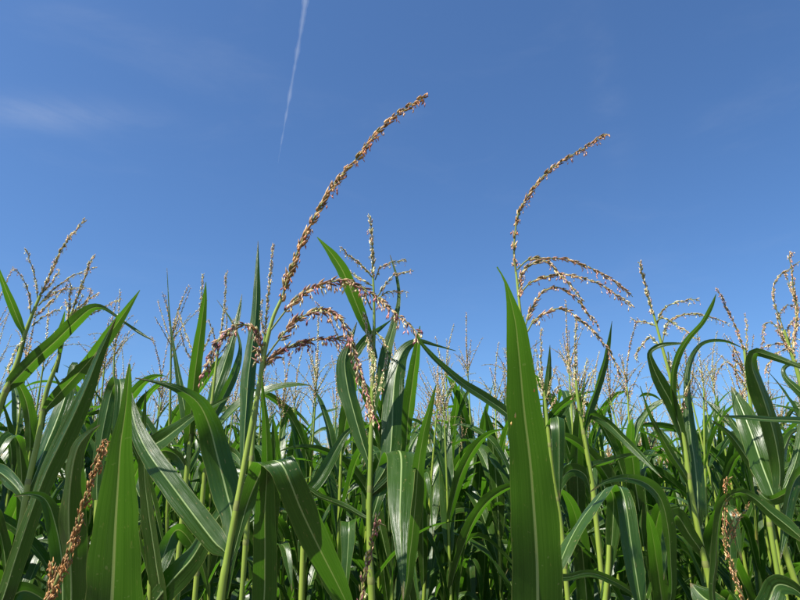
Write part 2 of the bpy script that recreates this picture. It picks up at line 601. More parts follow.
# ------------------------------------------------------------------ ground
gm = Geo()
gx = np.concatenate((np.linspace(-4000, -60, 6), np.linspace(-40, 40, 81), np.linspace(60, 4000, 6)))
XX, YY = np.meshgrid(gx, gx, indexing='ij')
ZZ = np.where((abs(XX) < 45) & (abs(YY) < 45), 0.018 * np.sin(XX * 5.1 + np.sin(YY * 2)) + 0.012 * np.sin(YY * 7.3 + XX), 0) - 0.02
ng = len(gx)
ii, jj = np.meshgrid(np.arange(ng - 1), np.arange(ng - 1), indexing='ij')
gf = np.stack((ii * ng + jj, (ii + 1) * ng + jj, (ii + 1) * ng + jj + 1, ii * ng + jj + 1), -1).reshape(-1, 4)
gm.add(np.stack((XX, YY, ZZ), -1).reshape(-1, 3), gf)
ground = link('ground', gm.mesh('ground', [SOIL], uv=False))
ground['kind'] = 'structure'

# ------------------------------------------------------------------ traced plants of the front rows
PLANT_GROUP = 'corn plants growing in the field'
SEED = [100]


def nseed():
    SEED[0] += 1
    return SEED[0]


def stalk_path(stalk, d):
    """3-D points and radii, top first, running down to the soil"""
    pts = []
    for q in sorted(stalk, key=lambda q: q[1]):
        dd = q[3] if len(q) > 3 else 0.0
        P = at(q[0], q[1], d + dd)
        dep = np.dot(P - CAM, FV)
        pts.append((*P, 0.82 * q[2] * dep / FPX / 2))
    pts = np.array(pts)
    low = pts[-1]
    dirn = pts[-1, :3] - pts[-2, :3]
    dirn = dirn / abs(dirn[2]) if abs(dirn[2]) > 1e-4 else np.array((0, 0, -1.0))
    dirn[:2] = np.clip(dirn[:2], -0.35, 0.35)
    h = low[2]
    extra = []
    for k, fr in enumerate((0.3, 0.6, 0.85, 1.02)):
        lean = fr - 0.5 * fr * fr
        extra.append((low[0] + dirn[0] * h * lean * 0.5, low[1] + dirn[1] * h * lean * 0.5, h * (1 - fr),
                      low[3] + (0.0095 - low[3]) * min(1, fr)))
    return np.vstack((pts, extra))


def sheaths(r, z, collars):
    grow = np.zeros(len(z))
    for zc in collars:
        grow = np.maximum(grow, 0.15 * np.where((z < zc) & (z > zc - 0.14), 0.4 + 0.6 * (z - zc + 0.14) / 0.14, 0))
    return r * (1 + grow)


def make_stalk(parent, sp, origin, seed, collars=()):
    q = spline(sp, 150)
    q[:, 3] = np.maximum(q[:, 3], 0.0012)
    z = q[:, 2]
    rs = np.random.default_rng(seed)
    # swollen nodes with a pale collar every 15 cm or so
    node = rs.uniform(0.1, 0.16)
    r = q[:, 3].copy()
    zs = []
    zz = node
    while zz < z.max() - 0.06:
        zs.append(zz)
        zz += rs.uniform(0.13, 0.18)
    for zn in zs:
        r *= 1 + 0.10 * np.exp(-((z - zn) / 0.009) ** 2)
    r = sheaths(r, z, collars)
    g = Geo()
    tube(g, q[:, :3] - origin, r, k=10)
    st = link('stalk', g.mesh('stalk', [STALK], uv=False), parent)
    last = -1.0
    for zn in sorted(zs):
        if zn < 1.25 or zn > z.max() - 0.12 or zn - last < 0.12:
            continue
        last = zn
        zz = zn + np.array((-0.005, -0.0015, 0.002, 0.006))
        o = np.argsort(z)
        ctr = np.stack([np.interp(zz, z[o], q[o, i]) for i in range(3)], 1)
        rad = np.interp(zz, z[o], r[o]) * np.array((1.01, 1.06, 1.05, 1.0))
        g2 = Geo()
        tube(g2, ctr - origin, rad, k=10)
        link('node', g2.mesh('node', [NODE], uv=False), st)
    return st


def at_height(sp, z):
    o = np.argsort(sp[:, 2])
    return np.array([np.interp(z, sp[o, 2], sp[o, i]) for i in range(3)])


def traced_leaf(parent, sp, d, pts, origin, dep=None, tilt=None, fold=None, wave=None, free=False):
    sd = nseed()
    rs = np.random.default_rng(sd)
    pts = list(pts)
    if pts[0][2] < pts[-1][2]:
        pts = pts[::-1]
    dep = rs.uniform(-0.16, 0.12) if dep is None else dep
    tilt = rs.uniform(-32, 32) if tilt is None else tilt
    fold = rs.uniform(0.16, 0.40) * rs.choice((-1, 1)) if fold is None else fold
    wave = rs.uniform(0.06, 0.13) if wave is None else wave
    n = len(pts)
    xy = np.array([(q[0], q[1]) for q in pts], float)
    cum = np.concatenate(([0], np.cumsum(np.linalg.norm(np.diff(xy, axis=0), axis=1))))
    cum /= cum[-1]
    tg = np.gradient(xy, axis=0)
    angs = np.degrees(np.arctan2(tg[:, 0], -tg[:, 1]))     # perpendicular, to the right when going up
    A, prev = [], None
    for k, q in enumerate(pts):
        a = q[4] if len(q) > 4 and q[4] is not None else angs[k]
        if prev is not None:
            while a - prev > 90:
                a -= 180
            while a - prev < -90:
                a += 180
        A.append(a)
        prev = a
    rows = []
    for k, q in enumerate(pts):
        dd = (q[3] if len(q) > 3 and q[3] is not None else 0.0) + dep * cum[k] ** 1.3
        P = at(q[0], q[1], d + dd)
        depv = np.dot(P - CAM, FV)
        w = 0.92 * q[2] * depv / FPX / max(0.5, math.cos(math.radians(tilt)))
        if q[2] <= 1:
            w = 0.0012
        rows.append((*P, w, A[k]))
    if not free:
        p0 = np.array(rows[0][:3])
        zt = sp[:, 2].max()
        s0 = at_height(sp, min(p0[2], zt))
        dist = np.linalg.norm((p0 - s0)[:2])
        zb = max(0.05, min(p0[2] - 0.55 * dist - 0.035, zt - 0.01))
        b = at_height(sp, zb)
        if np.linalg.norm(p0 - b) > 0.02:
            pre = [(*b, 0.016, A[0])]
            if dist > 0.05:
                m = b + (p0 - b) * np.array((0.55, 0.55, 0.42))
                pre.append((*m, 0.6 * rows[0][3] + 0.006, A[0]))
            rows = pre + rows
    q = spline(rows, 40)
    p = q[:, :3]
    w = np.maximum(q[:, 3], 0.0008)
    a = np.radians(q[:, 4])
    tl = math.radians(tilt) * np.sin(np.linspace(0.3, 2.6, len(p)) + rs.uniform(-0.3, 0.3))
    side = (np.cos(a)[:, None] * RV + -np.sin(a)[:, None] * UV_) * np.cos(tl)[:, None] + np.sin(tl)[:, None] * FV
    g = Geo()
    ribbon(g, p - origin, side, w, fold=fold, wave=wave, seed=sd)
    link('leaf', g.mesh('leaf', [LEAF], color=True), parent)
    return rows[0][2]


def axis_points(pts, d, bend, n):
    rows = []
    k = len(pts)
    for i, q in enumerate(pts):
        f = i / (k - 1)
        rows.append(at(q[0], q[1], d + (q[2] if len(q) > 2 else bend * f ** 1.4)))
    return spline(np.array(rows), n)


def plant(label, d, stalk, spike=None, branches=(), leaves=(), pal='pale', bpal=None, anth=0.35, banth=None,
          size=0.0085, bsize=None, step=0.0048, gaps=False, sbend=-0.03, bkw=None):
    sp = stalk_path(stalk, d)
    origin = np.array((sp[-1, 0], sp[-1, 1], 0.0))
    root = bpy.data.objects.new('corn_plant', None)
    root.empty_display_size = 0.1
    col.objects.link(root)
    root.location = origin
    root['label'] = label
    root['category'] = 'corn plant'
    root['group'] = PLANT_GROUP
    collars = []
    for lf in leaves:
        if isinstance(lf, dict):
            kw = dict(lf)
            collars.append(traced_leaf(root, sp, d, kw.pop('p'), origin, **kw))
        else:
            collars.append(traced_leaf(root, sp, d, lf, origin))
    make_stalk(root, sp, origin, nseed(), collars)
    tas = root
    if spike:
        g = Geo()
        flower_axis(g, axis_points(spike, d, sbend, 46) - origin, pal, nseed(), size=size, step=step, anthers=anth,
                    bare=0.0, gaps=gaps)
        tas = link('tassel', g.mesh('tassel', [TASSEL], uv=False, color=True), root)
    for b in branches:
        g = Geo()
        sd = nseed()
        bend = random.uniform(-0.07, 0.07)
        flower_axis(g, axis_points(b, d, bend, 36) - origin, bpal or pal, sd, r0=0.0009,
                    size=bsize or size * 0.85, step=step * 1.05, anthers=anth if banth is None else banth, **(bkw or {}))
        link('branch', g.mesh('branch', [TASSEL], uv=False, color=True), tas)
    return root


# main plant left of centre
plant('tall corn plant with long brown arching spike and drooping pink tassel branches', 0.74,
      [(220, 606, 9.5), (227, 560, 8.5), (237, 505, 7.5), (248, 445, 7), (258, 392, 6), (265, 350, 5.5), (273, 318, 4.5), (281, 300, 4)],
      spike=[(281, 302), (288, 278), (298, 252), (312, 222), (330, 192), (352, 163), (378, 132), (402, 112), (425, 96)],
      branches=[[(271, 330), (280, 318), (290, 305), (303, 294), (320, 285), (340, 281), (355, 284), (375, 296), (395, 312), (412, 327), (418, 333)],
                [(263, 362), (275, 345), (287, 330), (300, 318), (315, 311), (330, 312), (342, 322), (350, 337), (357, 358), (363, 380), (368, 400), (370, 418)],
                [(259, 377), (268, 362), (285, 350), (300, 343), (320, 339), (345, 338), (353, 340)],
                [(262, 362), (261, 345), (257, 334), (248, 326), (238, 325), (228, 332), (218, 343), (210, 357), (203, 374)],
                [(262, 366), (260, 356), (258, 349)]],
      leaves=[dict(p=[(227, 556, 10), (215, 543, 25), (195, 517, 27), (170, 483, 25), (150, 455, 22), (138, 432, 17), (132, 410, 11), (130, 388, 1)], dep=0.085, tilt=10, fold=0.2),
              dict(p=[(232, 560, 8, 0, 15), (240, 530, 9, 0, 18), (247, 505, 16, 0, 18), (257, 480, 24, -.01, 14), (267, 461, 29, -.03, 2), (280, 462, 30, -.05, -14),
                      (290, 482, 31, -.05, -22), (300, 507, 33, -.03, -25), (318, 545, 30, .01, -27), (338, 585, 22, .05, -27), (352, 615, 10, .08, -27), (362, 640, 1, .1, -27)], dep=0, tilt=8, fold=-0.2, wave=0.07),
              dict(p=[(232, 520, 22, .02), (226, 490, 29, .03), (217, 455, 28, .03), (209, 425, 24, .02), (198, 403, 16, 0), (180, 390, 9, -.02), (160, 383, 4, -.03), (135, 378, 1, -.04)], dep=0.0, tilt=25, fold=0.25),
              dict(p=[(258, 640, 20, .05), (264, 600, 26, .06), (265, 555, 26, .06), (265, 510, 22, .06), (267, 470, 14, .06), (266, 430, 9, .06), (263, 395, 4, .06), (262, 372, 1, .06)], dep=-0.15, tilt=15)],
      pal='brown', bpal='pink', anth=0.5, banth=0.75, size=0.0112, bsize=0.0116, step=0.0038,
      bkw=dict(spread=(0.2, 0.75), fat=(0.38, 0.54)))

plant('corn plant right behind the tall pink-branched one, with upright folded leaf and pale spike', 1.3,
      [(240, 620, 6), (246, 540, 6), (253, 440, 5), (261, 370, 4), (265, 335, 3)],
      spike=[(265, 335), (267, 308), (270, 275), (273, 246)],
      branches=[[(265, 338), (262, 322), (262, 300)], [(266, 345), (269, 330), (272, 318)]],
      leaves=[dict(p=[(243, 475, 6), (244, 440, 12), (246, 410, 16), (248, 380, 19), (253, 340, 16), (256, 310, 12), (257, 280, 8), (258, 241, 1)], fold=0.6, tilt=12, dep=0.15)],
      pal='pale', size=0.0088, step=0.0036)

# lower left corner
plant('short corn plant at lower left with thick orange-brown spike in front of broad leaves', 0.62,
      [(32, 660, 9), (40, 622, 8), (47, 602, 6)],
      spike=[(47, 602), (60, 575), (72, 545), (82, 510), (92, 475), (103, 450), (109, 438)],
      branches=[[(47, 604), (50, 588), (54, 572), (51, 562)]],
      leaves=[[(20, 690, 30), (0, 650, 30), (-20, 620, 22), (-40, 600, 1)]],
      pal='orange', anth=0.7, size=0.0082, step=0.0021)
plant('young corn plant at lower left whose broad blade narrows straight up to a point', 0.58,
      [(106, 720, 14), (108, 690, 12)],
      leaves=[dict(p=[(129.5, 364, 1), (128, 385, 8), (125, 415, 14), (121, 445, 24), (119, 480, 34), (115, 540, 52), (111, 600, 63), (108, 650, 58)], dep=-0.15, tilt=6, fold=0.12, wave=0.07),
              [(100, 690, 30), (80, 680, 34), (50, 690, 30), (20, 720, 1)]])
plant('corn plant at lower left with wide dark leaf bending over behind the orange-brown spike', 0.78,
      [(62, 700, 10), (63, 650, 9)],
      leaves=[dict(p=[(70, 620, 34), (70, 560, 36), (68, 510, 34), (70, 475, 29), (76, 450, 19), (86, 436, 9), (100, 425, 1)], dep=-0.15, tilt=-20),
              dict(p=[(62, 560, 20), (53, 515, 16), (44, 498, 10), (30, 494, 5), (14, 496, 1)], dep=-0.04)])
plant('corn plant at the left edge with long yellow-ribbed leaf slanting up to the right', 0.85,
      [(-26, 700, 10), (-24, 650, 9)],
      leaves=[dict(p=[(0, 605, 22), (15, 560, 22), (30, 515, 20), (45, 475, 24), (60, 445, 26), (75, 415, 24), (88, 385, 20), (98, 358, 13), (108, 335, 6), (116, 318, 1)], dep=-0.15, tilt=-15, fold=0.35),
              [(-10, 640, 26), (10, 600, 26), (25, 590, 22), (45, 600, 16), (60, 620, 1)]])

# left, second row
plant('corn plant at left with pale tassel, shiny pale leaf and leaf slanting to a point', 1.3,
      [(14, 560, 7), (22, 520, 7), (29, 480, 6.5), (38, 440, 6), (42, 416, 5.5), (47, 390, 5), (58, 360, 4), (66, 328, 3.5), (72, 312, 3)],
      spike=[(72, 312), (80, 290), (87, 270), (94, 256)],
      branches=[[(68, 322), (70, 300), (70, 280)], [(71, 318), (82, 308), (91, 292)], [(72, 314), (84, 303), (101, 292)],
                [(72, 324), (95, 312), (119, 299)], [(70, 320), (78, 306), (84, 294)], [(67, 328), (68, 312), (66, 300)]],
      leaves=[dict(p=[(44, 412, 6), (55, 398, 12), (72, 380, 13), (90, 360, 12), (108, 336, 12), (125, 312, 7), (140, 290, 1)], dep=-0.2, tilt=30),
              dict(p=[(35, 475, 10), (45, 450, 20), (55, 425, 22), (64, 400, 18), (71, 378, 13), (77, 364, 9), (84, 372, 5), (84, 384, 1)], dep=0.15, tilt=-10, fold=0.4),
              dict(p=[(59, 356, 4), (60, 335, 6), (63, 320, 3), (65, 311, 1)]),
              [(24, 500, 10), (10, 480, 16), (-8, 470, 16), (-30, 480, 1)]],
      pal='pale', size=0.0088, step=0.0036, anth=0.3)
plant('leftmost corn plant with tall branched pale tassel, its leaf bending over at the top', 1.25,
      [(-14, 460, 7), (-5, 425, 7), (1, 402, 6.5), (6, 390, 6.5), (12, 375, 6), (18, 360, 5.5), (24, 337, 5), (32, 315, 4), (40, 296, 3.5)],
      spike=[(40, 296), (50, 275), (60, 252), (70, 237), (85, 219)],
      branches=[[(31, 316), (30, 300), (26, 285), (16, 268)], [(38, 300), (36, 282), (31, 264), (26, 250)], [(42, 294), (52, 282), (60, 272)],
                [(39, 304), (55, 288), (75, 275), (95, 268)], [(38, 306), (44, 300), (62, 290), (91, 288)], [(34, 318), (45, 308), (60, 293), (69, 284)],
                [(32, 326), (45, 316), (62, 308)], [(26, 338), (16, 350), (8, 372)]],
      leaves=[dict(p=[(24, 336, 4), (18, 320, 8), (10, 300, 8), (3, 282, 5), (-4, 262, 2), (-8, 245, 1)], tilt=20),
              dict(p=[(6, 391, 6), (15, 380, 14), (35, 360, 14), (55, 342, 13), (75, 322, 12), (90, 309, 9), (100, 307, 6), (110, 312, 4), (125, 323, 3), (140, 333, 3), (156, 342, 1)], dep=-0.12, tilt=35)],
      pal='pale', size=0.0092, step=0.0036, anth=0.3)
plant('corn plant with one narrow leaf looped over beside the broad pointed blade', 1.0,
      [(95, 620, 8), (96, 560, 7), (97, 500, 6)],
      leaves=[dict(p=[(97, 480, 12, 0, 4), (100, 450, 14, 0, 8), (106, 415, 16, 0, 12), (112, 390, 15, 0, 14), (119, 380, 12, -.02, 8), (121, 396, 12, -.04, 4), (117, 425, 9, -.05, 8), (112, 447, 1, -.05, 10)], dep=0, tilt=12)])
plant('corn plant behind the broad pointed blade with plain vertical leaf and ribbed dark leaf', 0.95,
      [(148, 660, 8), (149, 620, 7), (150, 580, 6)],
      leaves=[dict(p=[(160, 612, 20), (155, 560, 22), (148, 510, 20), (144, 475, 14), (144, 430, 7), (146, 390, 1)]),
              dict(p=[(150, 612, 20), (170, 583, 26), (190, 560, 24), (205, 535, 20), (222, 510, 14), (240, 484, 1)], dep=-0.1, tilt=-30),
              [(152, 600, 12), (162, 560, 18), (178, 530, 18), (200, 560, 12), (210, 600, 1)]])

# left of centre, behind
plant('slim corn plant with upright dark leaf and pale spike left of looped pink branch', 1.55,
      [(178, 560, 6), (184, 500, 5.5), (190, 440, 5), (195, 390, 4), (198, 352, 3)],
      spike=[(198, 352), (200, 325), (201, 300), (203, 274)],
      branches=[[(197, 362), (190, 345), (182, 322), (179, 312)], [(197, 366), (186, 350), (180, 330)], [(198, 360), (208, 340), (213, 325)]],
      leaves=[dict(p=[(189, 440, 10), (192, 400, 12), (196, 365, 12), (200, 335, 10), (204, 305, 6), (206, 282, 1)], tilt=25, dep=-0.2),
              dict(p=[(190, 432, 12), (183, 400, 10), (175, 355, 4), (170, 320, 2), (167, 268, 1)], dep=0.05),
              dict(p=[(150, 450, 16), (165, 438, 18), (180, 427, 14), (196, 415, 7), (215, 405, 5), (233, 395, 1)][::-1][::-1], dep=-0.1),
              [(186, 470, 12), (176, 455, 16), (160, 452, 14), (148, 470, 8), (140, 490, 1)]],
      pal='pale', size=0.0088, step=0.0036)
plant('corn plant with white-ribbed pale leaf and tall slim pale spike behind the looped pink branch', 1.75,
      [(198, 560, 6), (204, 480, 5), (211, 410, 4), (218, 350, 3)],
      spike=[(219, 345), (222, 325), (225, 300), (227, 272)],
      branches=[[(218, 352), (214, 335), (209, 320)], [(219, 350), (226, 330), (227, 306)], [(218, 356), (228, 342), (233, 320)]],
      leaves=[dict(p=[(205, 432, 10), (212, 400, 14), (222, 370, 16), (232, 340, 8), (238, 315, 5), (242, 294, 1)], tilt=-15, dep=0.15, fold=0.3),
              dict(p=[(209, 425, 8), (222, 400, 10), (236, 368, 8), (240, 345, 3), (232, 322, 2), (217, 300, 1)]),
              [(204, 470, 12), (222, 452, 14), (236, 455, 10), (246, 475, 1)]],
      pal='pale', size=0.0088, step=0.0036)

# centre
plant('corn plant at centre with upright pale tassel and broad pale leaf folded down', 1.05,
      [(372, 610, 8), (370, 560, 7), (369, 520, 6), (370, 480, 5.5), (371, 440, 5), (372, 400, 4.5), (374, 340, 4), (374, 300, 3), (373, 276, 2.5)],
      spike=[(373, 278), (373, 262), (372, 240), (369, 216)],
      branches=[[(373, 278), (362, 266), (350, 257), (341, 247)], [(373, 286), (362, 280), (350, 272), (343, 268)], [(375, 280), (380, 268), (388, 264), (405, 260)],
                [(378, 296), (385, 285), (395, 275), (412, 272)], [(379, 298), (388, 292), (407, 292)], [(372, 310), (364, 295), (363, 305), (367, 330), (371, 355), (373, 380)],
                [(374, 330), (386, 345), (386, 362), (379, 392)], [(374, 326), (371, 340), (376, 365), (374, 400)]],
      leaves=[dict(p=[(371, 338, 5), (365, 325, 10), (358, 308, 13), (350, 288, 14), (342, 270, 13), (333, 256, 10), (325, 246, 5), (317, 237, 1)], tilt=20, dep=-0.15),
              dict(p=[(352, 366, 6), (358, 350, 9), (368, 337, 8), (378, 330, 5), (391, 320, 1)], dep=0.05),
              dict(p=[(370, 468, 6), (362, 440, 14), (354, 412, 18), (348, 388, 20), (345, 362, 16), (349, 345, 8), (357, 322, 1)], dep=0.05, tilt=25, fold=0.4),
              dict(p=[(388, 462, 20), (392, 430, 25), (393, 400, 25), (396, 372, 20), (404, 350, 13), (418, 341, 6), (435, 345, 3), (456, 351, 1)], dep=0.12, tilt=-10, fold=0.3),
              dict(p=[(404, 455, 8), (408, 420, 13), (413, 380, 13), (417, 350, 8), (420, 326, 1)], dep=-0.15, tilt=25),
              dict(p=[(376, 395, 8), (381, 380, 11), (387, 350, 12), (394, 325, 8), (399, 300, 4), (397, 278, 3), (390, 255, 1)], dep=0.03),
              dict(p=[(376, 505, 10, 0, 0), (386, 475, 20, .01, 0), (397, 453, 30, -.02, 0), (401, 457, 32, -.06, 0), (401, 480, 29, -.11, 0), (400, 510, 24, -.15, 0), (401, 545, 14, -.18, 0), (403, 578, 7, -.20, 0), (403, 600, 1, -.21, 0)], dep=0, tilt=5, fold=-0.12, wave=0.05),
              dict(p=[(402, 604, 8), (410, 550, 14), (416, 500, 15), (419, 465, 14), (424, 432, 10), (430, 408, 6), (436, 385, 1)], dep=-0.15, tilt=30)],
      pal='pale', size=0.0092, step=0.0036, anth=0.25)
plant('short corn plant at the bottom centre showing only its pinkish spike', 0.85,
      [(352, 680, 8), (357, 640, 7), (360, 606, 5)],
      spike=[(360, 606), (364, 575), (369, 555), (374, 535), (378, 517)],
      leaves=[[(345, 670, 26), (330, 640, 26), (318, 625, 18), (300, 640, 1)]],
      pal='pink', anth=0.5, size=0.009, step=0.004)
plant('corn plant between the two tall spiked plants with narrow leaf pointing right', 1.2,
      [(300, 640, 7), (302, 580, 6), (303, 540, 5)],
      leaves=[dict(p=[(304, 490, 8), (320, 497, 8), (345, 507, 7), (365, 518, 5), (386, 526, 1)], dep=-0.05),
              dict(p=[(303, 500, 10), (318, 480, 14), (333, 455, 12), (345, 435, 7), (358, 423, 1)], dep=0.1),
              [(305, 540, 14), (318, 560, 18), (334, 590, 16), (345, 620, 1)]])

# second tall tassel
plant('tall corn plant with long thin arching spike and five drooping pale tassel branches', 0.95,
      [(560, 640, 8), (548, 560, 7), (540, 480, 6), (531, 400, 5), (524, 345, 4), (519, 300, 3.2), (516, 272, 2.6)],
      spike=[(516, 274), (514, 250), (517, 222), (524, 203), (540, 180), (560, 163), (580, 150), (606, 134)],
      branches=[[(517, 270), (528, 260), (545, 258), (565, 259), (590, 268), (612, 280), (631, 294)],
                [(519, 296), (530, 283), (550, 276), (570, 275), (595, 282), (615, 295), (635, 307)],
                [(518, 285), (525, 268), (538, 262), (548, 262), (560, 275), (570, 285), (583, 300)],
                [(523, 334), (530, 312), (540, 295), (552, 287), (566, 290), (580, 302), (590, 315), (599, 325)],
                [(524, 338), (535, 320), (550, 311), (565, 309), (580, 320), (597, 335), (612, 353), (622, 378)],
                [(519, 300), (521, 285), (523, 275)]],
      leaves=[dict(p=[(522, 430, 6), (505, 412, 10), (485, 398, 10), (462, 383, 8), (440, 364, 6), (425, 348, 4), (413, 333, 1)], dep=-0.1, tilt=35),
              [(545, 560, 14), (560, 577, 8), (590, 573, 8), (615, 582, 8), (640, 597, 6), (662, 610, 1)]],
      pal='brown', bpal='beige', anth=0.4, banth=0.3, size=0.0100, bsize=0.0098, step=0.0042, gaps=True)
broad = plant('corn plant right of centre with very broad plain blade rising to a curled tip', 0.76,
      [(541, 720, 12), (540, 680, 11)],
      leaves=[dict(p=[(497, 267, 1), (505, 281, 2.5), (511, 302, 10), (516, 325, 20), (518, 345, 25), (520, 365, 29), (524, 410, 37), (530, 460, 44), (534, 510, 50), (537, 560, 53), (538, 610, 54), (539, 650, 46)], dep=-0.27, tilt=-8, fold=0.14, wave=0.07),
              [(545, 690, 30), (580, 660, 34), (610, 650, 26), (640, 670, 1)]])

# right of centre
plant('corn plant with single stiff leaf beside its pale tassel, right of the broad blade', 1.5,
      [(600, 560, 6), (593, 490, 5.5), (590, 470, 5), (583, 430, 4.5), (578, 400, 4), (576, 380, 3)],
      spike=[(576, 382), (575, 355), (576, 317)],
      branches=[[(577, 398), (572, 380), (566, 360)], [(578, 396), (582, 380), (588, 358)], [(578, 412), (573, 400), (572, 388)],
                [(581, 412), (588, 390), (597, 364)], [(577, 392), (574, 372), (566, 345)], [(580, 405), (586, 384), (592, 370)]],
      leaves=[dict(p=[(584, 434, 5), (588, 415, 9), (596, 390, 10), (604, 365, 8), (608, 345, 5), (612, 321, 1)], tilt=25, dep=-0.03),
              dict(p=[(590, 416, 7), (605, 421, 10), (622, 437, 9), (640, 455, 7), (662, 478, 1)], dep=-0.1),
              dict(p=[(590, 468, 8), (606, 462, 8), (630, 456, 6), (655, 455, 1)], dep=0.1)],
      pal='pale', size=0.0092, step=0.0036, anth=0.25)
plant('corn plant with dark leaf folded straight down, just right of the broad blade', 1.6,
      [(566, 580, 6), (560, 520, 5.5), (552, 470, 5), (548, 430, 4.5), (545, 400, 4), (543, 385, 3)],
      spike=[(543, 388), (541, 360), (541, 328)],
      branches=[[(545, 402), (536, 380), (532, 362)], [(545, 404), (550, 385), (556, 366)], [(546, 410), (554, 392), (562, 385)],
                [(547, 414), (556, 398), (560, 378)], [(545, 398), (540, 378), (537, 350)]],
      leaves=[dict(p=[(546, 440, 6, 0, 0), (551, 425, 12, 0, 0), (557, 416, 15, -.03, 0), (559, 428, 16, -.06, 0), (559, 450, 15, -.06, 0), (559, 475, 10, -.06, 0), (560, 498, 1, -.06, 0)], dep=0, tilt=10, fold=-0.3),
              dict(p=[(545, 408, 5), (547, 390, 8), (549, 370, 6), (550, 345, 1)]),
              [(556, 490, 10), (570, 470, 14), (585, 475, 12), (592, 500, 1)]],
      pal='pale', size=0.0092, step=0.0036, anth=0.25)
plant('corn plant at lower right of centre with three broad leaves folded over at one height', 1.0,
      [(602, 640, 8), (605, 600, 7), (608, 572, 6.5), (609, 545, 6)],
      leaves=[dict(p=[(608, 578, 6, 0, 4), (611, 552, 12, 0, 4), (613, 522, 17, 0, 0), (613, 498, 18, 0, -8), (607, 486, 18, -.03, -22), (596, 499, 21, -.07, -30), (581, 520, 23, -.11, -32), (566, 548, 20, -.15, -28), (552, 585, 1, -.18, -25)], dep=0, tilt=6, fold=-0.2, wave=0.07),
              dict(p=[(609, 560, 8, .03, 0), (612, 520, 13, .04, 0), (618, 487, 15, .01, 0), (625, 500, 18, -.03, -8), (631, 540, 20, -.05, -10), (638, 585, 18, -.06, -10), (644, 625, 1, -.06, -10)], dep=0, tilt=-8, fold=-0.2, wave=0.07),
              dict(p=[(669, 605, 10), (671, 560, 13), (668, 525, 16), (660, 498, 16), (645, 483, 12), (625, 478, 8), (605, 482, 4), (590, 492, 1)], dep=-0.12, tilt=20)])
plant('corn plant right of centre with slim leaning spike, looping thin leaf and white-sheathed stalk', 1.15,
      [(716, 620, 7), (709, 580, 6.5), (700, 540, 6), (690, 485, 5.5), (684, 440, 5), (678, 412, 4.5), (671, 380, 4), (663, 350, 3.5), (653, 312, 2.5)],
      spike=[(653, 314), (645, 285), (640, 262)],
      branches=[[(656, 326), (648, 323), (632, 320)], [(657, 324), (662, 311), (674, 303), (698, 299)], [(662, 345), (668, 323), (685, 314), (707, 316), (730, 323)],
                [(656, 322), (663, 318), (680, 327), (700, 341)], [(661, 348), (650, 338), (640, 348), (636, 358)], [(668, 352), (671, 380), (676, 418)],
                [(656, 384), (664, 400), (676, 422)], [(690, 380), (684, 400), (680, 420)]],
      leaves=[dict(p=[(684, 442, 8), (672, 405, 14), (660, 382, 14), (652, 364, 8), (650, 352, 5), (662, 345, 5), (690, 343, 1)], dep=-0.06, tilt=-15),
              dict(p=[(681, 430, 8), (674, 400, 9), (673, 375, 8), (678, 355, 8), (688, 338, 7), (702, 322, 6), (711, 306, 5), (716, 294, 1)], dep=-0.12, tilt=20),
              dict(p=[(698, 505, 20), (695, 460, 22), (690, 425, 16), (688, 395, 9), (688, 372, 7), (695, 352, 6), (706, 342, 4), (725, 341, 3), (743, 348, 1)], dep=0.12, tilt=10, fold=0.3),
              dict(p=[(690, 488, 5), (685, 475, 8), (672, 455, 9), (658, 430, 6), (650, 414, 4), (640, 386, 1)], dep=-0.1),
              dict(p=[(706, 560, 8), (690, 535, 14), (676, 515, 16), (668, 540, 14), (664, 580, 1)], dep=-0.05)],
      pal='pale', size=0.0092, step=0.0036, anth=0.3)

# right edge
plant('corn plant at the right with tall broad leaf whose tip bends sharply to the right', 1.2,
      [(806, 620, 7), (800, 596, 7), (788, 560, 6.5), (781, 530, 6), (776, 500, 5)],
      leaves=[dict(p=[(780, 472, 16), (775, 440, 23), (766, 410, 24), (758, 385, 21), (752, 365, 16), (755, 353, 11), (770, 356, 8), (790, 363, 6), (815, 372, 1)], dep=-0.12, tilt=15, fold=0.25),
              dict(p=[(772, 492, 16), (760, 460, 22), (750, 430, 20), (740, 405, 14), (731, 386, 1)], dep=0.1, tilt=-35),
              dict(p=[(776, 504, 12), (780, 470, 14), (786, 445, 12), (793, 432, 6), (806, 428, 1)], dep=0.1),
              dict(p=[(806, 400, 12), (796, 388, 9), (786, 378, 6), (784, 369, 5), (792, 364, 4), (815, 366, 1)], dep=0.05, free=False)])
plant('rightmost corn plant with clustered brown spikes rising at the edge of view', 1.25,
      [(822, 480, 6.5), (810, 420, 6), (797, 370, 5), (790, 350, 4), (784, 330, 3.5)],
      spike=[(792, 352), (797, 310), (793, 285), (789, 254)],
      branches=[[(784, 330), (775, 305), (773, 290), (778, 278), (790, 268), (803, 258)], [(792, 345), (797, 312), (785, 272)], [(783, 335), (778, 318), (786, 306), (797, 305)],
                [(790, 350), (781, 335), (774, 324), (765, 324), (762, 346)], [(792, 352), (786, 345), (778, 330)], [(790, 345), (788, 330), (795, 318)],
                [(796, 362), (786, 345), (765, 346), (760, 350)], [(798, 370), (790, 350), (775, 355), (765, 372)]],
      leaves=[[(806, 410, 10), (812, 390, 14), (822, 365, 12), (835, 350, 1)]],
      pal='beige', size=0.0098, step=0.0038, anth=0.45)
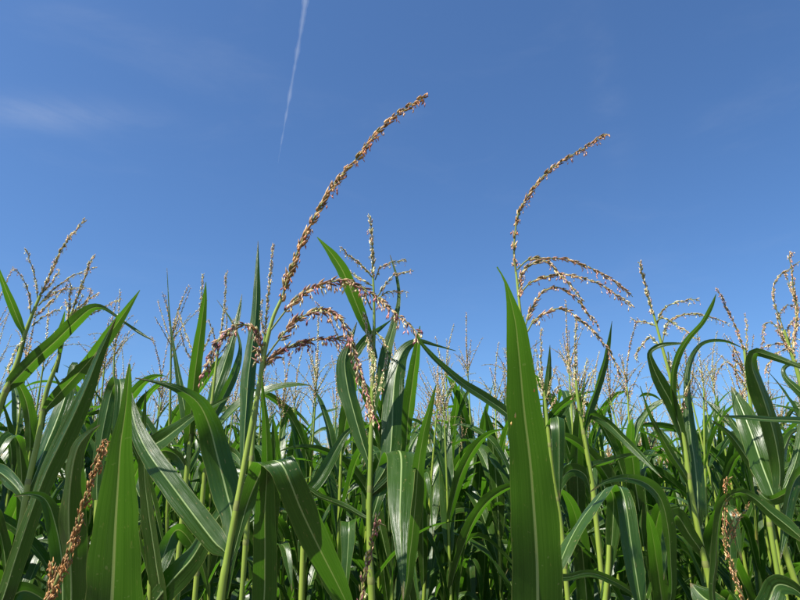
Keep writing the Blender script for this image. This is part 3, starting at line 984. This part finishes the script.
plant('corn plant at the right with slim brown spike leaning left above a loose pale tassel', 1.6,
      [(772, 540, 5.5), (765, 495, 5), (755, 445, 4.5), (750, 400, 4), (746, 365, 3.5), (744, 348, 3)],
      spike=[(744, 350), (735, 325), (725, 305), (717, 288)],
      branches=[[(746, 360), (747, 335), (746, 315)], [(746, 366), (735, 360), (733, 350), (738, 352)], [(748, 380), (737, 362), (737, 380), (743, 400), (752, 430)],
                [(748, 390), (727, 362), (718, 372), (714, 392)], [(755, 445), (764, 432), (772, 425)], [(752, 420), (746, 410), (742, 392)]],
      leaves=[dict(p=[(758, 470, 8), (745, 440, 10), (735, 425, 8), (726, 412, 1)], dep=0.05),
              dict(p=[(760, 480, 8), (745, 455, 9), (730, 435, 7), (712, 420, 1)])],
      pal='beige', size=0.0090, step=0.0038, anth=0.35)
plant('corn plant at lower right with hoop-shaped narrow leaf and low brown tassel', 0.98,
      [(756, 660, 8), (750, 625, 6), (746, 604, 4)],
      spike=[(746, 606), (738, 585), (731, 565), (726, 545), (724, 520), (726, 495), (726, 478)],
      branches=[[(727, 540), (732, 522), (736, 508)], [(730, 545), (736, 525), (747, 505)]],
      leaves=[dict(p=[(715, 605, 8), (716, 560, 11), (719, 525, 12), (725, 503, 14), (738, 493, 10), (752, 497, 9), (770, 512, 12), (790, 528, 13), (812, 548, 1)], dep=-0.06, tilt=25),
              [(752, 640, 20), (770, 600, 26), (778, 585, 22), (796, 590, 12), (815, 610, 1)],
              [(744, 640, 16), (720, 610, 26), (702, 596, 22), (690, 583, 1)]],
      pal='brown', size=0.0080, anth=0.4, step=0.0036)
plant('corn plant at the right edge sending a thin level leaf inward across the picture', 0.98,
      [(842, 560, 8), (838, 500, 7), (834, 440, 6)],
      leaves=[dict(p=[(822, 424, 6), (800, 421, 6), (770, 420, 5), (745, 418, 4), (721, 416, 1)], dep=-0.08, tilt=50),
              [(838, 520, 12), (815, 495, 18), (795, 490, 16), (770, 500, 10), (757, 490, 1)],
              [(838, 480, 12), (812, 470, 20), (795, 480, 20), (785, 520, 14), (780, 560, 1)]])

# bits of flower lying on the broad blade
for k, (x, y, lab) in enumerate(((515, 415, 'upper of two fallen straw-coloured anthers lying on the broad blade'),
                                 (511, 422, 'lower of two fallen straw-coloured anthers lying on the broad blade'),
                                 (534, 389, 'single fallen brown anther on the right margin of the broad blade'))):
    g = Geo()
    husk(g, np.array((0.0, 0, -0.0035)), np.array((0.1, 0, 1.0)), 0.007 if k == 0 else 0.005, 0.0032, srgb(196, 150, 90) if k < 2 else srgb(180, 120, 60))
    o = link('fallen_anther', g.mesh('fallen_anther', [TASSEL], uv=False, color=True))
    rd = ray(x, y) / np.linalg.norm(ray(x, y))
    blade = next(c for c in broad.children if c.name.startswith('leaf'))
    vv = np.array([v.co for v in blade.data.vertices]) + np.array(broad.location) - CAM
    dist = vv @ rd
    miss = np.linalg.norm(vv - dist[:, None] * rd, axis=1)
    near = np.argsort(miss)[:4]
    o.location = CAM + rd * (np.mean(dist[near]) - 0.003)
    o['label'] = lab
    o['category'] = 'anther'
    o['group'] = 'anthers fallen on the broad blade'


# ------------------------------------------------------------------ the field behind: a few kinds of plant, copied
def template(seed, lod):
    """lists of (part, Geo) for a free-standing plant at the origin; lod 0 near, 1 far"""
    rs = np.random.default_rng(seed)
    H = rs.uniform(2.10, 2.28)
    lean = rs.normal(0, 0.03, 2)
    parts = []

    def sx(z):
        return np.array((lean[0] * (z / H) ** 2 * H, lean[1] * (z / H) ** 2 * H, z))

    g = Geo()
    zs = np.linspace(-0.04, H, 26 if lod == 0 else 5)
    r = np.interp(zs, (0, 1.2, H), (0.012, 0.0085, 0.0028))
    zn = 0.12
    if lod == 0:
        while zn < H - 0.1:
            r *= 1 + 0.2 * np.exp(-((zs - zn) / 0.02) ** 2)
            zn += 0.16
    tube(g, np.array([sx(z) for z in zs]), r, k=7 if lod == 0 else 4, mi=1)
    parts.append(('stalk', g))
    z = 0.30 if lod == 0 else 0.75
    az = rs.uniform(0, 6.28)
    while z < H - 0.24:
        top = z / H
        L = rs.uniform(0.62, 0.88) * (1.0 if top < 0.62 else 1.0 - 1.5 * (top - 0.62))
        W = rs.uniform(0.046, 0.070) * (1.0 if top < 0.75 else 0.82)
        n = 26 if lod == 0 else 8
        el = math.radians(rs.uniform(62, 84))
        droop = rs.uniform(1.0, 2.5) if rs.random() < (0.72 if top < 0.8 else 0.4) else rs.uniform(0.2, 0.8)
        kink = rs.uniform(0.35, 0.7) if rs.random() < (0.4 if top < 0.72 else 0.12) else None
        a = az + rs.normal(0, 0.3)
        swerve = rs.normal(0, 0.5)
        p = [sx(z)]
        step = L / (n - 1)
        e = el
        for i in range(n - 1):
            f = i / (n - 1)
            e -= droop * (f ** 1.1) * 1.9 / (n - 1)
            if kink is not None:
                e -= 2.0 * math.exp(-((f - kink) / 0.07) ** 2) / (n - 1) / 0.125
            e = max(e, -1.45)
            aa = a + swerve * f
            p.append(p[-1] + step * np.array((math.cos(e) * math.cos(aa), math.cos(e) * math.sin(aa), math.sin(e))))
        p = np.array(p)
        if p[:, 2].max() > H - 0.04:
            p[:, 2] = z + (p[:, 2] - z) * (H - 0.04 - z) / (p[:, 2].max() - z)
        f = np.linspace(0, 1, n)
        w = W * np.interp(f, (0, 0.06, 0.3, 0.6, 0.85, 1), (0.3, 0.62, 1, 0.92, 0.48, 0.01))
        tw = rs.normal(0, 0.9) * f ** 1.5 + rs.normal(0, 0.2)
        aa = a + swerve * f
        t = tangents(p)
        s0 = np.stack((-np.sin(aa), np.cos(aa), np.zeros(n)), 1)
        nn = np.cross(t, s0)
        side = s0 * np.cos(tw)[:, None] + nn * np.sin(tw)[:, None]
        g = Geo()
        ribbon(g, p, side, w, fold=rs.uniform(0.18, 0.42), wave=rs.uniform(0.06, 0.14) if lod == 0 else 0.05, seed=seed * 31 + int(z * 100),
               cols=None if lod == 0 else (-1, 0, 1))
        parts.append(('leaf', g))
        z += rs.uniform(0.105, 0.145) if lod == 0 else rs.uniform(0.13, 0.17)
        az += math.pi + rs.normal(0, 0.25)
    # tassel
    top = sx(H)
    pal = ['pale', 'beige', 'beige', 'pale', 'pink'][seed % 5]
    Ls = rs.uniform(0.20, 0.29)
    arch = rs.normal(0, 0.25)
    ad = rs.uniform(0, 6.28)
    s = np.linspace(0, 1, 14 if lod == 0 else 5)
    p = top + np.stack((np.cos(ad) * arch * Ls * s ** 2, np.sin(ad) * arch * Ls * s ** 2, Ls * s), 1)
    g = Geo()

    def far_axis(p, r):
        rr = r * rs.uniform(0.6, 1.5, len(p))
        rr[-1] = r * 0.3
        c = np.array(PAL[pal][0][rs.integers(4)]) * rs.uniform(0.8, 1.1)
        gg = Geo()
        tube(gg, p, rr, k=3, c=c, mi=2)
        return gg

    if lod == 0:
        flower_axis(g, p, pal, seed + 5, size=0.0110, step=0.0038, anthers=0.15, bare=0.05, tiny=True)
    else:
        g = far_axis(p, 0.0064)
    parts.append(('tassel', g))
    for b in range(rs.integers(6, 13)):
        ba = rs.uniform(0, 6.28)
        Lb = rs.uniform(0.10, 0.21)
        up = rs.uniform(0.95, 1.42)
        dr = rs.uniform(-0.2, 0.6) if rs.random() < 0.8 else rs.uniform(1.0, 2.0)
        s = np.linspace(0, 1, 12 if lod == 0 else 4)
        q = [sx(H - rs.uniform(-0.03, 0.07))]
        e = up
        for i in range(len(s) - 1):
            q.append(q[-1] + Lb / (len(s) - 1) * np.array((math.cos(e) * math.cos(ba), math.cos(e) * math.sin(ba), math.sin(e))))
            e -= dr / (len(s) - 1)
        q = np.array(q)
        if lod == 0:
            g = Geo()
            flower_axis(g, q, pal, seed * 7 + b, r0=0.0010, size=0.0085, step=0.0048, anthers=0.12, bare=0.1, tiny=True)
        else:
            g = far_axis(q, 0.0050)
        parts.append(('branch', g))
    return parts


MATS = {'stalk': STALK, 'leaf': LEAF, 'tassel': TASSEL, 'branch': TASSEL}
NT = 12
near_templates = []
for k in range(NT):
    lst = []
    for name, g in template(500 + k, 0):
        me = g.mesh(name, [MATS[name]], uv=(name == 'leaf'), color=name != 'stalk')
        lst.append((name, me))
    near_templates.append(lst)

# sowing positions: rows parallel to the picture plane, 0.7 m apart
spots = []
y = 2.5
row = 0
while y < 24:
    sp_ = 0.145 if y < 5 else 0.20 if y < 12 else 0.28
    half = 0.72 * y + 0.7
    x = -half + RNG.uniform(0, sp_)
    while x < half:
        spots.append((x + RNG.normal(0, 0.03), y + RNG.normal(0, 0.05)))
        x += sp_ * RNG.uniform(0.8, 1.3)
    y += 0.62 if y < 5 else 0.70
    row += 1
spots.sort(key=lambda q: q[1])
# the nearest of the field, in view, stand as single plants; the rest is one mass
N_SINGLE = 256
single, rest = [], []
for q in spots:
    inside = abs(q[0]) < 0.68 * q[1] + 0.12
    (single if inside and len(single) < N_SINGLE else rest).append(q)
last_y = max(q[1] for q in single)

DEPTH = [(4.0, 'corn plant in the nearest crowded rows'), (5.2, 'corn plant in the middle rows of the field'),
         (99., 'small far-off corn plant with tassel low on the sky')]
PLACE = [(90, 'behind the leftmost tassels'), (190, 'behind the broad pointed blade'), (275, 'behind the tall pink-branched plant'),
         (360, 'right of the tall pink-branched plant'), (430, 'behind the central pale tassel'), (510, 'left of the broad curled blade'),
         (610, 'below the five drooping branches'), (700, 'behind the slim leaning spike'), (9999, 'towards the right edge')]


def photo_x(x, y):
    return 400 + FPX * x / (y * math.cos(PITCH))




def stand(lst, loc, scale, rot, label):
    """a copy of one kind of plant with copies of its parts"""
    root = bpy.data.objects.new('corn_plant', None)
    root.empty_display_size = 0.1
    col.objects.link(root)
    root.location = loc
    root.scale = (scale,) * 3
    root.rotation_euler = rot
    root['label'] = label
    root['category'] = 'corn plant'
    root['group'] = PLANT_GROUP
    tas = None
    for name, me in lst:
        o = bpy.data.objects.new(name, me)
        col.objects.link(o)
        o.parent = tas if name == 'branch' else root
        if name == 'tassel':
            tas = o
    return root


# loose plants between the front row and the dense stand: (x, y) of the spike tip and the distance
LOOSE = [(490, 340, 2.7, 'corn plant with straight pale spike just left of the broad curled blade'),
         (441, 368, 2.9, 'corn plant with dark upright tassel right of the central plant'),
         (457, 394, 3.1, 'corn plant with leaning brown tassel between the dark tassel and the broad blade'),
         (297, 356, 2.8, 'corn plant with beige tassel seen under the two pink looping branches'),
         (278, 385, 3.2, 'corn plant with small tassel touching the right side of the tall main stalk'),
         (344, 388, 3.1, 'corn plant with small tassel just left of the central plant'),
         (157, 345, 2.5, 'corn plant with loose tassel above the long arching dark leaf tip'),
         (104, 348, 2.6, 'corn plant with thin tassel between the slanting leaves at left'),
         (22, 372, 2.5, 'corn plant with dull tassel low behind the leftmost plant'),
         (640, 412, 3.2, 'corn plant with tassel low between the stiff leaf and the leaning spike'),
         (700, 368, 2.6, 'corn plant with many-branched tassel right of the looping thin leaf'),
         (735, 380, 2.8, 'corn plant with tassel left of the tall broad leaf at right'),
         (790, 365, 2.5, 'corn plant with bushy tassel low at the right edge'),
         (590, 372, 2.9, 'corn plant with faint tassel behind the stiff leaf'),
         (418, 402, 3.3, 'corn plant with low tassel behind the hanging pale leaf')]
heights = [max((Vector(v.co).z for n, me in lst for v in me.vertices if n == 'tassel')) for lst in near_templates]
for k, (px, py, d, lab) in enumerate(LOOSE):
    P = at(px, py, d)
    j = k % NT
    stand(near_templates[j], (P[0], P[1], 0), P[2] / heights[j], (RNG.normal(0, 0.02), RNG.normal(0, 0.02), RNG.uniform(0, 6.28)), lab)
for k, (x, y) in enumerate(single):
    lab = next(l for lim, l in DEPTH if y < lim) + ', ' + next(l for lim, l in PLACE if photo_x(x, y) < lim)
    stand(near_templates[RNG.integers(NT)], (x, y, 0), RNG.uniform(0.93, 1.05),
          (RNG.normal(0, 0.03), RNG.normal(0, 0.03), RNG.uniform(0, 6.28)), lab)

# far field as one mass
def merged_kind(seed, lod):
    merged = Geo()
    for name, g in template(seed, lod):
        for v, uv, c in zip(g.v, g.uv, g.c):
            merged.v.append(v); merged.uv.append(uv); merged.c.append(c)
        for f in g.f:
            merged.f.append(f + merged.n)
            merged.m.append(np.full(len(f), {'stalk': 1, 'leaf': 0, 'tassel': 2, 'branch': 2}[name]))
        merged.n += g.n
    return (np.concatenate(merged.v), merged.f, np.concatenate(merged.uv), np.concatenate(merged.c), merged.m)


far_t = [merged_kind(900 + k, 1) for k in range(8)]
near_t = [merged_kind(500 + k, 0) for k in range(4)]     # same plants as the single ones, for the rows beside the view
big = Geo()
for (x, y) in rest:
    v, f, uv, c, m = far_t[RNG.integers(8)] if y > 4.2 else near_t[RNG.integers(4)]
    a = RNG.uniform(0, 6.28)
    s = RNG.uniform(0.94, 1.07)
    R = np.array(((math.cos(a), -math.sin(a), 0), (math.sin(a), math.cos(a), 0), (RNG.normal(0, 0.04), RNG.normal(0, 0.04), 1)))
    big.v.append(v * s @ R.T + np.array((x, y, 0)))
    big.f.extend(q + big.n for q in f)
    big.uv.append(uv); big.c.append(c); big.m.extend(m)
    big.n += len(v)
field = link('corn_field', big.mesh('corn_field', [LEAF, STALK, TASSEL], color=True))
field['kind'] = 'stuff'
field['label'] = 'dense mass of corn plants filling the far field'
field['category'] = 'corn field'

# ------------------------------------------------------------------ contrail: thin cloud of ice high above the field
ALT = 3000.0


def high(x, y):
    r = ray(x, y)
    return CAM + r * (ALT / r[2])


cp = spline(np.array([high(310, -60), high(306, -5), high(301, 30), high(295, 65), high(288, 105), high(281, 145), high(277, 170)]), 60)
root = bpy.data.objects.new('contrail', None)
col.objects.link(root)
root['label'] = 'thin white contrail slanting down the blue sky at upper left'
root['category'] = 'contrail'
for name, k_, dens in (('core', 0.8, 0.0034), ('sheath', 1.7, 0.0016)):
    m, t, out = new_mat('ice_' + name)
    pv = nd(t, 'ShaderNodeVolumePrincipled')
    pv.inputs['Color'].default_value = (1, 1, 1, 1)
    pv.inputs['Density'].default_value = dens
    t.links.new(pv.outputs[0], out.inputs['Volume'])
    g = Geo()
    rr = np.interp(np.linspace(0, 1, 60), (0, 0.45, 0.8, 1), (12, 10, 5, 0.5)) * k_
    rs = np.random.default_rng(4)
    rr = rr * (1 + 0.45 * np.convolve(rs.normal(0, 1, 62), (0.3, 0.4, 0.3), 'valid'))
    tube(g, cp, rr, k=10)
    last = 59 * 10
    g.f.append(np.array([[0, i + 1, i] for i in range(1, 9)]))
    g.f.append(np.array([[last, last + i, last + i + 1] for i in range(1, 9)]))
    g.m.append(np.zeros(16))
    link(name, g.mesh(name, [m], uv=False), root)
